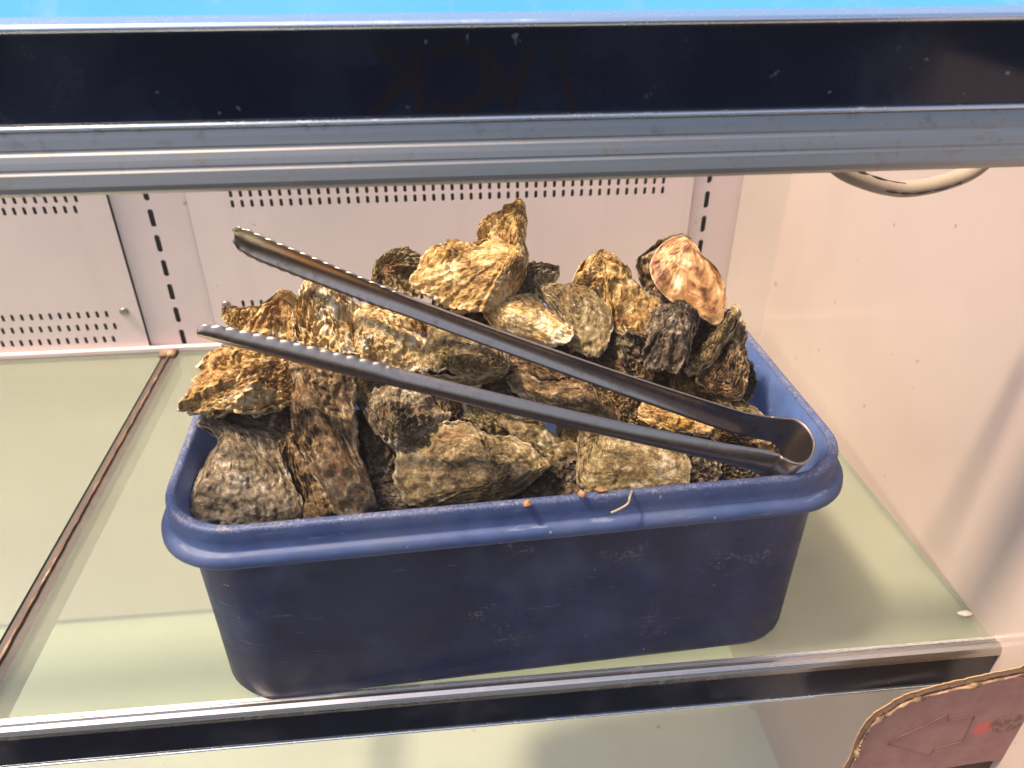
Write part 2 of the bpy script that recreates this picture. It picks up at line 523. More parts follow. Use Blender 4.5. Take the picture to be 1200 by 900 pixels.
sw = empty('side_wall', (XR, 0.6, 0))
tag(sw, 'pale glossy side wall to the right of the blue tub', 'wall', kind='structure')
pts = [(0.352, YB + 0.002), (0.3885, 0.80), (XR, 0.34), (XR + 0.004, 0.05)]
vs, fs = [], []
for k, (x, y) in enumerate(pts):
    vs += [(x - XR, y - 0.6, -0.5), (x - XR, y - 0.6, 0.36)]
for k in range(3): fs.append((2 * k, 2 * k + 1, 2 * k + 3, 2 * k + 2))
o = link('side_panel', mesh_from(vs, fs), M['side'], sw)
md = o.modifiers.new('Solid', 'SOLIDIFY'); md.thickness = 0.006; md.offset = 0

lf = box('lower_floor', (-0.95, 0.40, 0.10, 0.86, -0.47, -0.46), M['floor'])
tag(lf, 'pale green lower deck below the shelf front', 'floor', kind='structure')

# ------------------------------------------------------------------ shelf glass, bracket, front trims
def pane(name, x0, x1, label, x1b=None):
    x1b = x1 if x1b is None else x1b
    y0, y1 = YF + 0.004, YB - 0.008
    v = [(x0, y0, -0.006), (x1, y0, -0.006), (x1b, y1, -0.006), (x0, y1, -0.006), (x0, y0, 0), (x1, y0, 0), (x1b, y1, 0), (x0, y1, 0)]
    me = mesh_from(v, [(0, 3, 2, 1), (4, 5, 6, 7), (0, 1, 5, 4), (2, 3, 7, 6), (1, 2, 6, 5), (3, 0, 4, 7)])
    me.materials.append(M['glass']); me.materials.append(M['glass_edge'])
    for p in me.polygons:
        if abs(p.normal.z) < 0.5: p.material_index = 1
    o = bpy.data.objects.new(name, me); COL.objects.link(o)
    return tag(o, label, 'glass shelf', 'glass panes of the shelf')
pane('glass_shelf', -0.95, -0.3368, 'dusty pale glass shelf pane left of the rusty bracket')
pane('glass_shelf', -0.3192, XR - 0.002, 'dusty pale glass shelf pane under the blue tub', 0.368)

br = empty('shelf_bracket', (-0.328, 0.6, -0.0003))
tag(br, 'rusty steel shelf bracket running between the two glass panes', 'bracket')
t = NT('rusty_steel')
v = t.coord()
rn = t.noise(t.mapping(v, (60, 9, 20)), 3, 5, 0.7)
col = t.ramp(rn, [(0.38, (0.07, 0.045, 0.035)), (0.5, (0.15, 0.07, 0.04)), (0.58, (0.32, 0.19, 0.11)), (0.66, (0.72, 0.6, 0.45))])
M['rust'] = t.fin(col, 0.7, normal=t.bump(rn, 0.5, 0.001))
box('web', (-0.0058, 0.0058, -0.262, 0.236, -0.03, -0.006), M['screw'], br)
M['gap'] = mat_plain('grimy_gap', (0.105, 0.088, 0.072), 0.5, 0, 0.5, 60)
box('channel', (-0.0084, 0.0084, -0.262, 0.236, -0.0055, -0.0014), M['gap'], br)
rbm = bmesh.new()
prev = None
rr = random.Random(5)
for k in range(90):
    y = -0.258 + 0.49 * k / 89
    wv = 0.0011 * (0.75 + 0.5 * rr.random())
    a = rbm.verts.new((-0.0012 - wv + 0.0004 * rr.random(), y, -0.0012)); b = rbm.verts.new((-0.0012 + wv, y, -0.001))
    if prev: rbm.faces.new((prev[0], prev[1], b, a))
    prev = (a, b)
rl = obj_bm('rust_lip', rbm, M['rust'], br)
md = rl.modifiers.new('Solid', 'SOLIDIFY'); md.thickness = 0.002; md.offset = -1
box('hook', (-0.011, 0.008, 0.222, 0.238, -0.002, 0.004), M['rust'], br, bevel=0.001)

def rounded(prof_pts, n=6):
    return [tuple(p) for p in catmull(prof_pts, n, closed=True)]

X0F, X1F = -0.95, 0.39
lt = empty('shelf_front_rail', (0, YF, 0))
tag(lt, 'low steel and black front rail of the shelf below the tub', 'shelf rail')
def at_lt(o):
    o.parent = lt; o.location = (0, -YF, 0); return o
R0 = YF
prof = [(R0 + 0.006, 0.002), (R0 + 0.0045, 0.004), (R0 + 0.0025, 0.0035), (R0 + 0.0015, 0.002), (R0 + 0.0005, 0.0035), (R0 - 0.002, 0.004), (R0 - 0.0045, 0.0025), (R0 - 0.006, -0.0005), (R0 - 0.0062, -0.004),
        (R0 - 0.005, -0.0055), (R0 + 0.006, -0.0055)]
o = at_lt(extrude_profile('steel_bead', prof, X0F, X1F, M['steel']))
at_lt(box('black_fascia', (X0F, X1F - 0.0005, R0 - 0.0048, R0 + 0.004, -0.033, -0.0058), M['black'], bevel=0.0006))
at_lt(box('bottom_edge', (X0F, X1F, R0 - 0.0062, R0 + 0.004, -0.0352, -0.0333), M['chrome'], bevel=0.0006))

ut = empty('upper_shelf_frame', (0, YF, 0.352))
tag(ut, 'black and stainless front frame of the upper shelf across the top', 'shelf frame')
def at_ut(o):
    o.parent = ut; o.location = (0, -YF, -0.352); return o
XU1 = 0.389
prof = [(R0 + 0.020, 0.3805), (R0 - 0.0010, 0.3805), (R0 - 0.0022, 0.3798), (R0 - 0.0031, 0.3770), (R0 - 0.0040, 0.3732), (R0 - 0.0038, 0.3727), (R0 - 0.0041, 0.3718), (R0 - 0.0047, 0.3710), (R0 - 0.0056, 0.3684),
        (R0 - 0.0063, 0.3658), (R0 - 0.0061, 0.3653), (R0 - 0.0064, 0.3645), (R0 - 0.0069, 0.3638), (R0 - 0.0080, 0.3588), (R0 - 0.0081, 0.3566), (R0 - 0.0068, 0.3550), (R0 + 0.0, 0.3535), (R0 + 0.020, 0.3535)]
at_ut(extrude_profile('stainless_rail', prof, X0F, XU1, M['rail_steel']))
at_ut(box('black_fascia', (X0F, XU1 - 0.0004, R0 - 0.002, R0 + 0.018, 0.3826, 0.4163), M['black'], bevel=0.0006))
at_ut(box('bright_edge', (X0F, XU1, R0 - 0.0046, R0 + 0.019, 0.3806, 0.3825), M['chrome'], bevel=0.0009))
at_ut(box('top_edge', (X0F, XU1, R0 - 0.004, R0 + 0.022, 0.4165, 0.4195), M['chrome'], bevel=0.0014))
for ch, px in (('K', 468), ('C', 543), ('V', 597), ('/', 662)):  # mirrored glyphs modelled on the fascia to imitate a sign's reflection
    cu = bpy.data.curves.new('reflected_letter', 'FONT')
    cu.body = ch
    cu.size = 0.040; cu.align_x = 'CENTER'; cu.extrude = 0.0001
    tmp = bpy.data.objects.new('letter_curve', cu); COL.objects.link(tmp)
    bpy.context.view_layer.update()
    me = bpy.data.meshes.new_from_object(tmp.evaluated_get(bpy.context.evaluated_depsgraph_get()))
    bpy.data.objects.remove(tmp)
    p = ony(px, 132, YF - 0.0022)
    o = link('reflected_letter', me, M['reflected_letter'], ut, (p.x, -0.0022, p.z - 0.352))
    o.rotation_euler = (math.radians(90), 0, 0); o.scale = (-1, 1, 1)

# hose hanging behind the frame
hs = empty('drain_hose', ony(1070, 205, 0.40))
tag(hs, 'clear grubby plastic hose sagging below the upper frame', 'hose')
hp = [ony(a, b, 0.40) for a, b in ((955, 170), (985, 198), (1012, 211), (1040, 219), (1068, 221), (1108, 213), (1145, 196), (1180, 160))]
hp = [Vector(p) - hs.location for p in catmull(hp, 8)]
tube('hose_wall', hp, 0.0048, M['hose'], hs, 14)
tube('dirt_streak', [p + Vector((0, -0.0025, 0.0038)) for p in hp[10:30]], 0.0012, M['hosedirt'], hs, 6, rfun=lambda u: 0.0004 + 0.0011 * abs(math.sin(u * 9)) * (1 - u))
tube('dirt_streak', [p + Vector((0, -0.0043, -0.0012)) for p in hp[22:44]], 0.001, M['hosedirt'], hs, 6, rfun=lambda u: 0.0002 + 0.0007 * abs(math.sin(u * 14)))

# ------------------------------------------------------------------ blue tub
TX, TY, TYAW = 0.0362, 0.4633, math.radians(2.29)
def rr_ring(z, hx, hy, r, n=10):
    out = []
    for k, (sx, sy) in enumerate([(1, 1), (-1, 1), (-1, -1), (1, -1)]):
        for t_ in range(n + 1):
            a = math.radians(90 * k + 90 * t_ / n)
            out.append((sx * (hx - r) + r * math.cos(a), sy * (hy - r) + r * math.sin(a), z))
    # extra points along the straight sides for gentle bowing
    return out
def loft(name, loops, mat, parent, cap0=False, cap1=False, bow=0.0):
    n = len(loops[0])
    vs = [p for L in loops for p in L]
    fs = [(i * n + k, i * n + (k + 1) % n, (i + 1) * n + (k + 1) % n, (i + 1) * n + k) for i in range(len(loops) - 1) for k in range(n)]
    if cap0: fs.append(tuple(range(n - 1, -1, -1)))
    if cap1: fs.append(tuple((len(loops) - 1) * n + k for k in range(n)))
    me = mesh_from(vs, fs)
    bm = bmesh.new(); bm.from_mesh(me)
    o = obj_bm(name, bm, mat, parent, smooth=True)
    return o
tub = empty('storage_tub', (TX, TY, 0))
tub.rotation_euler.z = TYAW
tag(tub, 'grimy blue plastic tub heaped with oysters on the glass shelf', 'tub')
rb = 0.040
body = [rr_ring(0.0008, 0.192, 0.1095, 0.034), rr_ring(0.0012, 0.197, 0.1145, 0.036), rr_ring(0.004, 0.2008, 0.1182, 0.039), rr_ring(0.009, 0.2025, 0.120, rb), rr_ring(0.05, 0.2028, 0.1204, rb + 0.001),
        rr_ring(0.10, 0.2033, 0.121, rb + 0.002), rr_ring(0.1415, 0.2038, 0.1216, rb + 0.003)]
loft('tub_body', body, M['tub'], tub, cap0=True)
rim = [rr_ring(0.1405, 0.2040, 0.1218, rb + 0.003), rr_ring(0.1402, 0.2138, 0.1320, 0.046), rr_ring(0.1405, 0.2149, 0.1331, 0.047), rr_ring(0.1415, 0.2155, 0.1337, 0.0475), rr_ring(0.1452, 0.2152, 0.1334, 0.0475), rr_ring(0.1478, 0.2140, 0.1322, 0.047), rr_ring(0.1488, 0.2122, 0.1304, 0.046),
       rr_ring(0.1491, 0.2108, 0.1290, 0.0455), rr_ring(0.1500, 0.2102, 0.1285, 0.0455), rr_ring(0.1560, 0.2100, 0.1283, 0.0455), rr_ring(0.1630, 0.2096, 0.1279, 0.0453), rr_ring(0.1644, 0.2091, 0.1274, 0.045), rr_ring(0.1650, 0.2080, 0.1263, 0.0445),
       rr_ring(0.1650, 0.2056, 0.1240, 0.043), rr_ring(0.1644, 0.2044, 0.1228, 0.0425), rr_ring(0.1625, 0.2036, 0.122, 0.042)]
loft('tub_rim', rim, M['rim'], tub)
inn = [rr_ring(0.1625, 0.2036, 0.122, 0.042), rr_ring(0.1560, 0.2010, 0.1195, 0.041), rr_ring(0.1400, 0.1985, 0.117, 0.040), rr_ring(0.03, 0.1965, 0.115, 0.038), rr_ring(0.004, 0.19, 0.108, 0.034)]
loft('tub_lining', inn, M['inside'], tub, cap1=True)

# ------------------------------------------------------------------ oysters
def ydepth(py):
    return 0.372 + (600 - py) / 350 * 0.14
NO = [0]
ROT = {}
def oyster(label, poly, tint, dy=0.0, tilt=(0, 0), thick=0.011, umbo=0, lam=7, rough=1.0, gap=0.0006, lower=True, wave=0.006, under=1.0, center=0.62):
    NO[0] += 1
    seed = NO[0] * 13.7
    P = np.array(poly, float)
    c = P.mean(axis=0)
    P = c + (P - c) * 1.05
    C = ony(c[0], c[1], ydepth(c[1]) + dy)
    v = (CAM - C).normalized()
    n = (v * 0.78 + Vector((0, 0, 0.38)) + RGT * tilt[0] + UPV * tilt[1]).normalized()
    e1 = (RGT - n * RGT.dot(n)).normalized()
    e2 = n.cross(e1)
    loc2 = []
    for x, y in P:
        q = onplane(x, y, C, n) - C
        loc2.append((q.dot(e1), q.dot(e2)))
    out = resample_closed(catmull(loc2, 14, closed=True), 200)
    area = 0.5 * abs(np.sum(out[:, 0] * np.roll(out[:, 1], -1) - out[:, 1] * np.roll(out[:, 0], -1)))
    size = math.sqrt(area)
    um = np.array(loc2[umbo % len(loc2)]) * center
    A = np.linspace(0, 2 * math.pi, 200, endpoint=False)
    ct, st = np.cos(A), np.sin(A)
    E1, E2, N = np.array(e1), np.array(e2), np.array(n)
    root = empty('oyster', C)
    tag(root, label, 'oyster', 'oysters heaped in the blue tub')
    NS, NA = 46, 200
    sv = (np.arange(1, NS + 1) / NS) ** 0.8
    for side in ((1, -1) if lower else (1,)):
        sd = seed + (0 if side > 0 else 5.3)
        t3 = np.stack([ct * 2.2 + sd, st * 2.2, np.full(NA, sd)], 1)
        t3b = np.stack([ct * 7 + sd, st * 7, np.full(NA, sd)], 1)
        t3c = np.stack([ct * 19 + sd, st * 19, np.full(NA, sd)], 1)
        rag = 1 + rough * (0.020 * vnoise(t3) + 0.026 * vnoise(t3b) + 0.022 * vnoise(t3c))
        rag *= 1.0 if side > 0 else 0.975
        O = um + (out - um) * rag[:, None]
        s = sv[:, None] * np.ones((1, NA))
        XY = um + (O - um)[None] * s[..., None]
        base = XY[..., 0:1] * E1 + XY[..., 1:2] * E2
        wc = np.array(C) + base
        th = thick * (size / 0.05) ** 0.5
        if side > 0:
            h = th * (1 - s ** 1.9) * 1.08
        else:
            h = -th * 1.15 * under * (1 - s ** 3.0)
        # lamellae: overlapping ragged growth plates
        ph = s * lam + 0.55 * fbm(np.stack([s * 3 + sd, (ct * 2.4)[None] + 0 * s, (st * 2.4)[None] + 0 * s], -1), 3) + 0.32 * vnoise(np.stack([s * 0 + sd, (ct * 8)[None] + 0 * s, (st * 8)[None] + 0 * s], -1)) + 0.22 * vnoise(np.stack([s * 2 + sd, (ct * 24)[None] + 0 * s, (st * 24)[None] + 0 * s], -1))
        fr = ph - np.floor(ph)
        step = np.where(fr < 0.88, (fr / 0.88) ** 1.5, (1 - fr) / 0.12)
        ph2 = s * lam * 2.3 + 1.6 * fbm(wc * 42 + sd, 3)
        fr2 = ph2 - np.floor(ph2)
        step2 = np.where(fr2 < 0.85, fr2 / 0.85, (1 - fr2) / 0.15)
        amp = 0.0033 * rough * np.clip(0.62 + 0.9 * vnoise(wc * 40 + sd), 0.15, 1.4)
        amp2 = 0.0012 * rough * np.clip(0.3 + 1.3 * vnoise(wc * 60 + sd + 9), 0.0, 1.3)
        env = np.clip(s * 3, 0, 1)
        h = h + side * (amp * step + amp2 * step2) * env
        # radial folds and lumps
        h = h + side * rough * (0.0040 * fbm(wc * 32 + sd, 2) + 0.0011 * fbm(wc * 130 + sd, 2) - 0.0007 * np.abs(fbm(wc * 210 + sd, 2)) + 0.0006 * fbm(wc * 480 + sd, 2)) * (0.5 + 0.5 * env)
        fold = vnoise(np.stack([(ct * 3.5)[None] + sd + 0 * s, (st * 3.5)[None] + 0 * s, s * 1.2], -1)) + 0.5 * vnoise(np.stack([(ct * 9)[None] + sd + 0 * s, (st * 9)[None] + 0 * s, s * 1.6], -1))
        h = h + side * 0.0034 * rough * fold * s
        h = h + wave * s ** 2 * fbm(np.stack([(ct * 1.4)[None] + seed + 0 * s, (st * 1.4)[None] + 0 * s, 0 * s + 3], -1), 2)
        # closing edge thickness
        h = h + side * gap
        V = base + h[..., None] * N
        # in-plane crinkle
        cr = 0.0009 * rough
        V = V + cr * (vnoise(wc * 210 + sd)[..., None] * E1 + vnoise(wc * 210 + 40 + sd)[..., None] * E2)
        # turn the margin in, to give the plate a thick lip
        lipin = um + (O - um) * 0.965
        LB = lipin[:, 0:1] * E1 + lipin[:, 1:2] * E2
        hl = h[-1] - side * (0.0012 + 0.0006)
        lip = LB + hl[:, None] * N
        ctr = um[0] * E1 + um[1] * E2 + (h[0].mean()) * N
        verts = np.vstack([ctr[None], V.reshape(-1, 3), lip])
        kk = np.arange(NA); kq = (kk + 1) % NA
        tri = np.stack([0 * kk, 1 + kk, 1 + kq], 1)
        b0 = 1 + np.arange(NS)[:, None] * NA
        quads = np.stack([b0 + kk, b0 + NA + kk, b0 + NA + kq, b0 + kq], -1).reshape(-1, 4)
        if side < 0: tri, quads = tri[:, ::-1], quads[:, ::-1]
        faces = tri.tolist() + quads.tolist()
        me = mesh_from(verts, faces)
        gs = np.concatenate([[0], s.reshape(-1), np.ones(NA)])
        gx = np.concatenate([[0], (np.tile(ct, NS) * np.minimum(1, s.reshape(-1) * 2)), ct])
        gy = np.concatenate([[0], (np.tile(st, NS) * np.minimum(1, s.reshape(-1) * 2)), st])
        at = me.attributes.new('grow', 'FLOAT_VECTOR', 'POINT')
        at.data.foreach_set('vector', np.stack([gs, gx, gy], 1).astype(np.float32).reshape(-1))
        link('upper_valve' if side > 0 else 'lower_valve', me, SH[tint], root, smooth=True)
    return root


OY = [
 # label, polygon in survey pixels, tint, options
 ('golden crumpled oyster with a pointed tip overhanging the left rim of the tub', [(227,452),(236,425),(254,407),(290,405),(330,416),(352,426),(352,452),(346,472),(320,481),(290,488),(251,485),(225,481),(211,478)], 'gold', dict(dy=.0, thick=.017, umbo=5, lam=8, rough=1.5, wave=.008)),
 ('flat grey brown oyster with a small horn at the left front corner of the tub', [(232,500),(250,488),(266,492),(300,500),(322,514),(334,548),(350,581),(350,602),(320,614),(266,616),(226,606),(222,596),(233,551),(254,520),(250,508)], 'grey', dict(dy=.004, thick=.007, umbo=2, lam=4, rough=.85, tilt=(-.05,.1))),
 ('long ridged oyster standing upright beside the flat grey one, under the front tong arm', [(353,428),(380,430),(409,436),(418,450),(415,475),(418,500),(420,530),(430,560),(439,584),(418,601),(398,597),(377,562),(359,538),(352,509),(351,470)], 'brown', dict(dy=-.006, thick=.020, umbo=0, lam=7, rough=1.3, tilt=(-.35,0))),
 ('narrow brown oyster wedged between the flat grey and the upright ridged oyster', [(328,500),(345,505),(358,536),(378,570),(400,603),(377,608),(354,580),(338,548),(326,520)], 'brown', dict(dy=.012, thick=.010, rough=1.2)),
 ('rounded oyster with a scaly grey lip showing below the front tong arm', [(424,461),(455,452),(488,458),(521,477),(526,491),(512,515),(497,526),(476,531),(455,519),(437,499),(423,476)], 'grey', dict(dy=.004, thick=.018, umbo=8, lam=8, rough=1.3, tilt=(0,.15))),
 ('large dark oyster with one pale sunlit edge at the centre of the front rim', [(480,512),(497,500),(535,497),(572,510),(603,513),(626,533),(637,548),(618,566),(590,583),(560,592),(525,594),(490,592),(470,575),(468,540)], 'olive', dict(dy=0, thick=.013, umbo=8, lam=7, rough=1.1, tilt=(.1,.0))),
 ('long frilled oyster lying behind the large dark one, under the front arm', [(538,474),(567,473),(590,483),(620,492),(650,508),(674,524),(673,540),(652,550),(630,538),(603,516),(575,512),(548,495)], 'olive', dict(dy=.012, thick=.010, umbo=0, lam=6, rough=1.4, tilt=(.1,.15))),
 ('elongated brown oyster in the wedge between the two tong arms', [(596,450),(615,440),(660,435),(678,446),(704,459),(722,478),(722,494),(685,487),(640,478),(610,470)], 'brown', dict(dy=.004, thick=.012, umbo=6, lam=6, rough=1.2, tilt=(0,.2))),
 ('flat rounded oyster with a pale rim right of centre at the front rim', [(681,512),(690,496),(730,498),(766,512),(788,524),(803,541),(807,556),(803,570),(755,575),(704,578),(682,571),(678,552)], 'olive', dict(dy=.002, thick=.008, umbo=1, lam=4, rough=.7, tilt=(0,.05))),
 ('small mauve grey oyster beside the flat rounded one at the front rim', [(804,533),(822,530),(838,534),(845,549),(840,566),(822,570),(808,568)], 'grey', dict(dy=.012, thick=.010, lam=4)),
 ('mottled oyster with a yellow patch beneath the joined ends of the arms', [(742,472),(757,462),(785,472),(815,485),(832,501),(828,513),(800,510),(775,503),(748,495)], 'gold', dict(dy=.008, thick=.012, rough=1.2, tilt=(0,.1))),
 ('rough brown oyster under the rear arm close to the tong bend', [(836,500),(860,498),(890,502),(912,505),(914,525),(900,535),(868,524),(842,516)], 'brown', dict(dy=.012, thick=.012, rough=1.2)),
 ('shadowed black oyster below the bend of the tongs at the right front corner', [(838,532),(870,528),(905,535),(922,545),(915,560),(880,564),(845,566),(832,550)], 'dark', dict(dy=.016, thick=.012)),
 ('large golden yellow oyster forming the summit of the heap', [(486,333),(499,306),(512,292),(545,284),(572,281),(600,286),(614,305),(613,326),(598,347),(571,367),(527,358)], 'gold', dict(dy=.0, thick=.018, umbo=7, lam=9, rough=1.2, tilt=(.05,.2))),
 ('sharp peaked oyster tip rising highest above the golden summit oyster', [(561,284),(566,267),(590,252),(612,240),(617,262),(615,285),(616,310),(604,322),(580,312),(567,300)], 'gold', dict(dy=.018, thick=.013, umbo=3, lam=6, rough=1.1, tilt=(-.2,.0))),
 ('mossy olive oyster partly behind the rear arm, left of the summit', [(437,322),(444,306),(456,296),(472,291),(490,295),(503,303),(497,330),(478,362),(455,368),(438,355)], 'olive', dict(dy=.020, thick=.014, lam=4, rough=.9)),
 ('small grey oyster peeking out right of the summit oyster', [(606,318),(622,309),(640,311),(655,313),(651,326),(638,340),(615,346),(600,340)], 'grey', dict(dy=.014, thick=.010, lam=4)),
 ('smooth golden oyster with a chipped right edge just above the rear arm', [(570,368),(582,355),(600,346),(625,344),(642,360),(668,381),(667,396),(655,402),(635,400),(608,392),(582,385)], 'pale', dict(dy=-.004, thick=.013, umbo=0, lam=6, rough=.9, tilt=(0,.2))),
 ('broad rounded olive grey oyster with a pale rim, right of the smooth golden one', [(628,344),(645,334),(680,331),(700,348),(713,370),(715,392),(704,413),(685,415),(668,402),(662,380),(643,360)], 'olive', dict(dy=.006, thick=.010, umbo=1, lam=7, rough=.6, tilt=(.1,.1))),
 ('rugged golden oyster with a dark pitted flank left of the smooth tan one', [(673,330),(682,312),(697,301),(711,298),(726,311),(739,327),(758,345),(775,360),(765,378),(747,393),(722,388),(712,362),(700,342),(680,338)], 'gold', dict(dy=.006, thick=.016, umbo=2, lam=7, rough=1.4, tilt=(.1,.1))),
 ('smooth tan oyster with its shiny brown face exposed at the upper right', [(763,318),(769,300),(784,284),(802,277),(811,286),(825,307),(841,321),(848,338),(848,365),(838,376),(812,367),(786,351),(771,338)], 'tan', dict(dy=-.004, thick=.009, umbo=3, lam=3, rough=.38, tilt=(.05,.0))),
 ('dark backed oyster tucked behind the smooth tan one at upper right', [(749,318),(757,297),(780,280),(803,275),(810,290),(800,320),(790,350),(775,352),(755,336)], 'brown', dict(dy=.012, thick=.012, umbo=3, lam=5, tilt=(-.3,0))),
 ('dark rough oyster speckled white, directly below the smooth tan one', [(759,382),(774,363),(800,357),(819,373),(811,398),(806,420),(791,434),(757,428),(760,403)], 'dark', dict(dy=-.004, thick=.016, umbo=2, lam=5, rough=1.4, tilt=(0,.1))),
 ('fan shaped oyster on edge between the speckled and the shaggy outermost oyster', [(808,424),(822,402),(842,376),(857,362),(867,363),(862,380),(851,400),(835,422),(820,437),(808,440)], 'olive', dict(dy=.0, thick=.009, umbo=6, lam=7, rough=1.0, tilt=(-.3,.1))),
 ('outermost shaggy oyster of the heap, leaning on the right inner wall of the tub', [(817,442),(838,424),(853,402),(864,380),(873,386),(873,410),(877,432),(868,466),(842,460),(820,454)], 'brown', dict(dy=.006, thick=.012, umbo=8, lam=7, rough=1.3, tilt=(.05,.1))),
 ('small red gold oyster at the far left, in front of the perforated wall', [(262,365),(278,360),(293,358),(314,364),(314,380),(296,390),(270,386)], 'gold', dict(dy=.012, thick=.010, lam=5, rough=1.3)),
 ('knobbed golden oyster with a stubby upright end left of the crested one', [(330,343),(344,342),(349,357),(353,378),(352,400),(320,404),(287,394),(299,377),(318,364)], 'gold', dict(dy=.006, thick=.015, umbo=0, lam=6, rough=1.3, tilt=(-.1,.1))),
 ('tall crested golden oyster standing between the tips of the tongs', [(358,332),(377,329),(396,338),(417,358),(424,368),(420,392),(419,418),(386,416),(353,405),(346,376),(354,352)], 'pale', dict(dy=.0, thick=.017, umbo=1, lam=9, rough=1.5, tilt=(-.05,.1))),
 ('broad cream gold oyster between the two arms, right of the crested one', [(416,364),(440,360),(462,364),(484,379),(500,402),(497,426),(472,433),(440,430),(414,424),(412,395)], 'pale', dict(dy=.002, thick=.014, umbo=9, lam=8, rough=1.0, tilt=(.05,.2))),
 ('gaping oyster with a thick curled upper shell in the middle of the heap', [(491,424),(499,403),(521,388),(552,387),(577,395),(594,415),(592,435),(560,440),(520,439),(497,434)], 'olive', dict(dy=-.006, thick=.014, umbo=7, lam=4, rough=1.0, gap=.0022, tilt=(0,.35))),
 ('small golden oyster flake just under the rear arm, above the gaping oyster', [(478,360),(500,362),(520,370),(536,380),(518,388),(500,393),(482,382)], 'gold', dict(dy=.010, thick=.009, rough=1.2)),
 ('thin edged brown oyster along the lower side of the rear arm, mid heap', [(578,396),(600,406),(632,416),(660,426),(676,432),(660,440),(620,440),(596,433)], 'brown', dict(dy=.012, thick=.010, rough=1.2, tilt=(0,.2))),
 ('blackish oyster in shade below the rugged golden one', [(708,372),(735,384),(760,390),(764,425),(745,436),(720,420),(708,400)], 'dark', dict(dy=.010, thick=.012, rough=1.2)),
 ('brown oyster squeezed under the rear arm below the broad olive grey one', [(690,412),(715,408),(745,428),(765,440),(745,450),(715,438),(694,426)], 'brown', dict(dy=.014, thick=.010)),
 ('small brown oyster in the shaded hollow left of the shaggy outermost one', [(786,438),(806,430),(820,445),(822,466),(800,468),(788,455)], 'brown', dict(dy=.016, thick=.010)),
 ('golden edged oyster lying low beside the right wall, behind the rear arm', [(818,462),(845,460),(870,468),(892,485),(888,496),(860,492),(830,480)], 'olive', dict(dy=.010, thick=.010, lam=5)),
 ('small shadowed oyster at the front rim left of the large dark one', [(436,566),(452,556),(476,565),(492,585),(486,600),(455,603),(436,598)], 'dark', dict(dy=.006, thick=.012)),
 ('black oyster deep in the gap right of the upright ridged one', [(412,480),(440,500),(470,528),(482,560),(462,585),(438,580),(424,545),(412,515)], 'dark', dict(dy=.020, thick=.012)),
 ('pitted brown oyster between the arms, left of the mottled yellow one', [(718,462),(742,455),(765,462),(764,485),(745,502),(720,496)], 'brown', dict(dy=.014, thick=.011, rough=1.2)),
 ('golden brown oyster hugging the underside of the rear arm at mid length', [(700,446),(725,448),(750,460),(738,474),(715,474),(700,462)], 'gold', dict(dy=.010, thick=.009, rough=1.2)),
 ('little amber oyster showing in the slit below the front arm', [(654,500),(676,502),(680,520),(668,528),(655,516)], 'gold', dict(dy=.020, thick=.008)),
 ('crumbly oyster end just right of the upright ridged one, touching the front arm', [(405,434),(425,440),(432,456),(426,472),(410,468)], 'gold', dict(dy=.006, thick=.009)),
 ('frayed brown oyster between the grey lipped one and the long frilled one', [(505,455),(525,464),(545,478),(548,498),(528,500),(518,480)], 'brown', dict(dy=.014, thick=.009, rough=1.3)),
 ('dark oyster in the hole right of the large dark one at the front rim', [(625,552),(650,540),(678,545),(690,570),(668,584),(630,584)], 'dark', dict(dy=.016, thick=.010)),
 ('thin oyster shell tip just above the front arm in the middle', [(494,440),(530,438),(566,442),(560,455),(530,456),(500,450)], 'pale', dict(dy=.006, thick=.007, rough=1.1)),
 ('dark oyster between the gaping one and the elongated brown one', [(555,432),(600,428),(620,440),(612,462),(580,470),(556,455)], 'dark', dict(dy=.016, thick=.012)),
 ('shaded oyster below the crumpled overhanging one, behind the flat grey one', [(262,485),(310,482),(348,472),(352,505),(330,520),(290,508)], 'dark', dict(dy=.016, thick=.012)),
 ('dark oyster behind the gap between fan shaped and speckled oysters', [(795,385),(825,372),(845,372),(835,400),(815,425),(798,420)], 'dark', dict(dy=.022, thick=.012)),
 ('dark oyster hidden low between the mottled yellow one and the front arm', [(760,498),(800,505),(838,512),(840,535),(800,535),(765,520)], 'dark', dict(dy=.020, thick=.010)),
 ('dark oyster under the golden summit beside the smooth golden one', [(530,355),(570,362),(590,388),(575,400),(545,392),(520,375)], 'brown', dict(dy=.018, thick=.010)),
 ('dark oyster filling the hollow below the broad cream gold one', [(420,428),(470,430),(500,440),(500,462),(460,462),(425,452)], 'brown', dict(dy=.014, thick=.011)),
]
for lb, poly, tint, kw in OY:
    oyster(lb, poly, tint, **kw)
# shells of the layer beneath, glimpsed through the gaps
UND = [(295,545),(395,545),(455,550),(540,505),(590,545),(650,565),(700,480),(765,515),(850,545),(610,430),(470,445),(545,360),(640,405),(785,445),(835,445),(740,425),(690,420),(560,575),(880,522),(345,480),(500,560),(725,560),(330,580),(800,395)]
ru = random.Random(4)
UND += [(360, 606), (425, 612), (615, 592), (665, 592), (535, 606), (300, 612), (745, 583), (690, 560), (500, 606)]
for x, y in UND:
    k = ru.uniform(34, 46); a0 = ru.uniform(0, 6)
    poly = [(x + k * 1.15 * math.cos(a0 + q * 0.785) * ru.uniform(.85, 1.1), y + k * 0.9 * math.sin(a0 + q * 0.785) * ru.uniform(.85, 1.1)) for q in range(8)]
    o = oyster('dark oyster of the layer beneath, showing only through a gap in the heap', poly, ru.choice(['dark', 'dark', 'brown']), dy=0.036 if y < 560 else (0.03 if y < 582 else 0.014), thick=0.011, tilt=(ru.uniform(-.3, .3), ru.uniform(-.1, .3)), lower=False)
    o['group'] = 'dark oysters of the layer beneath'
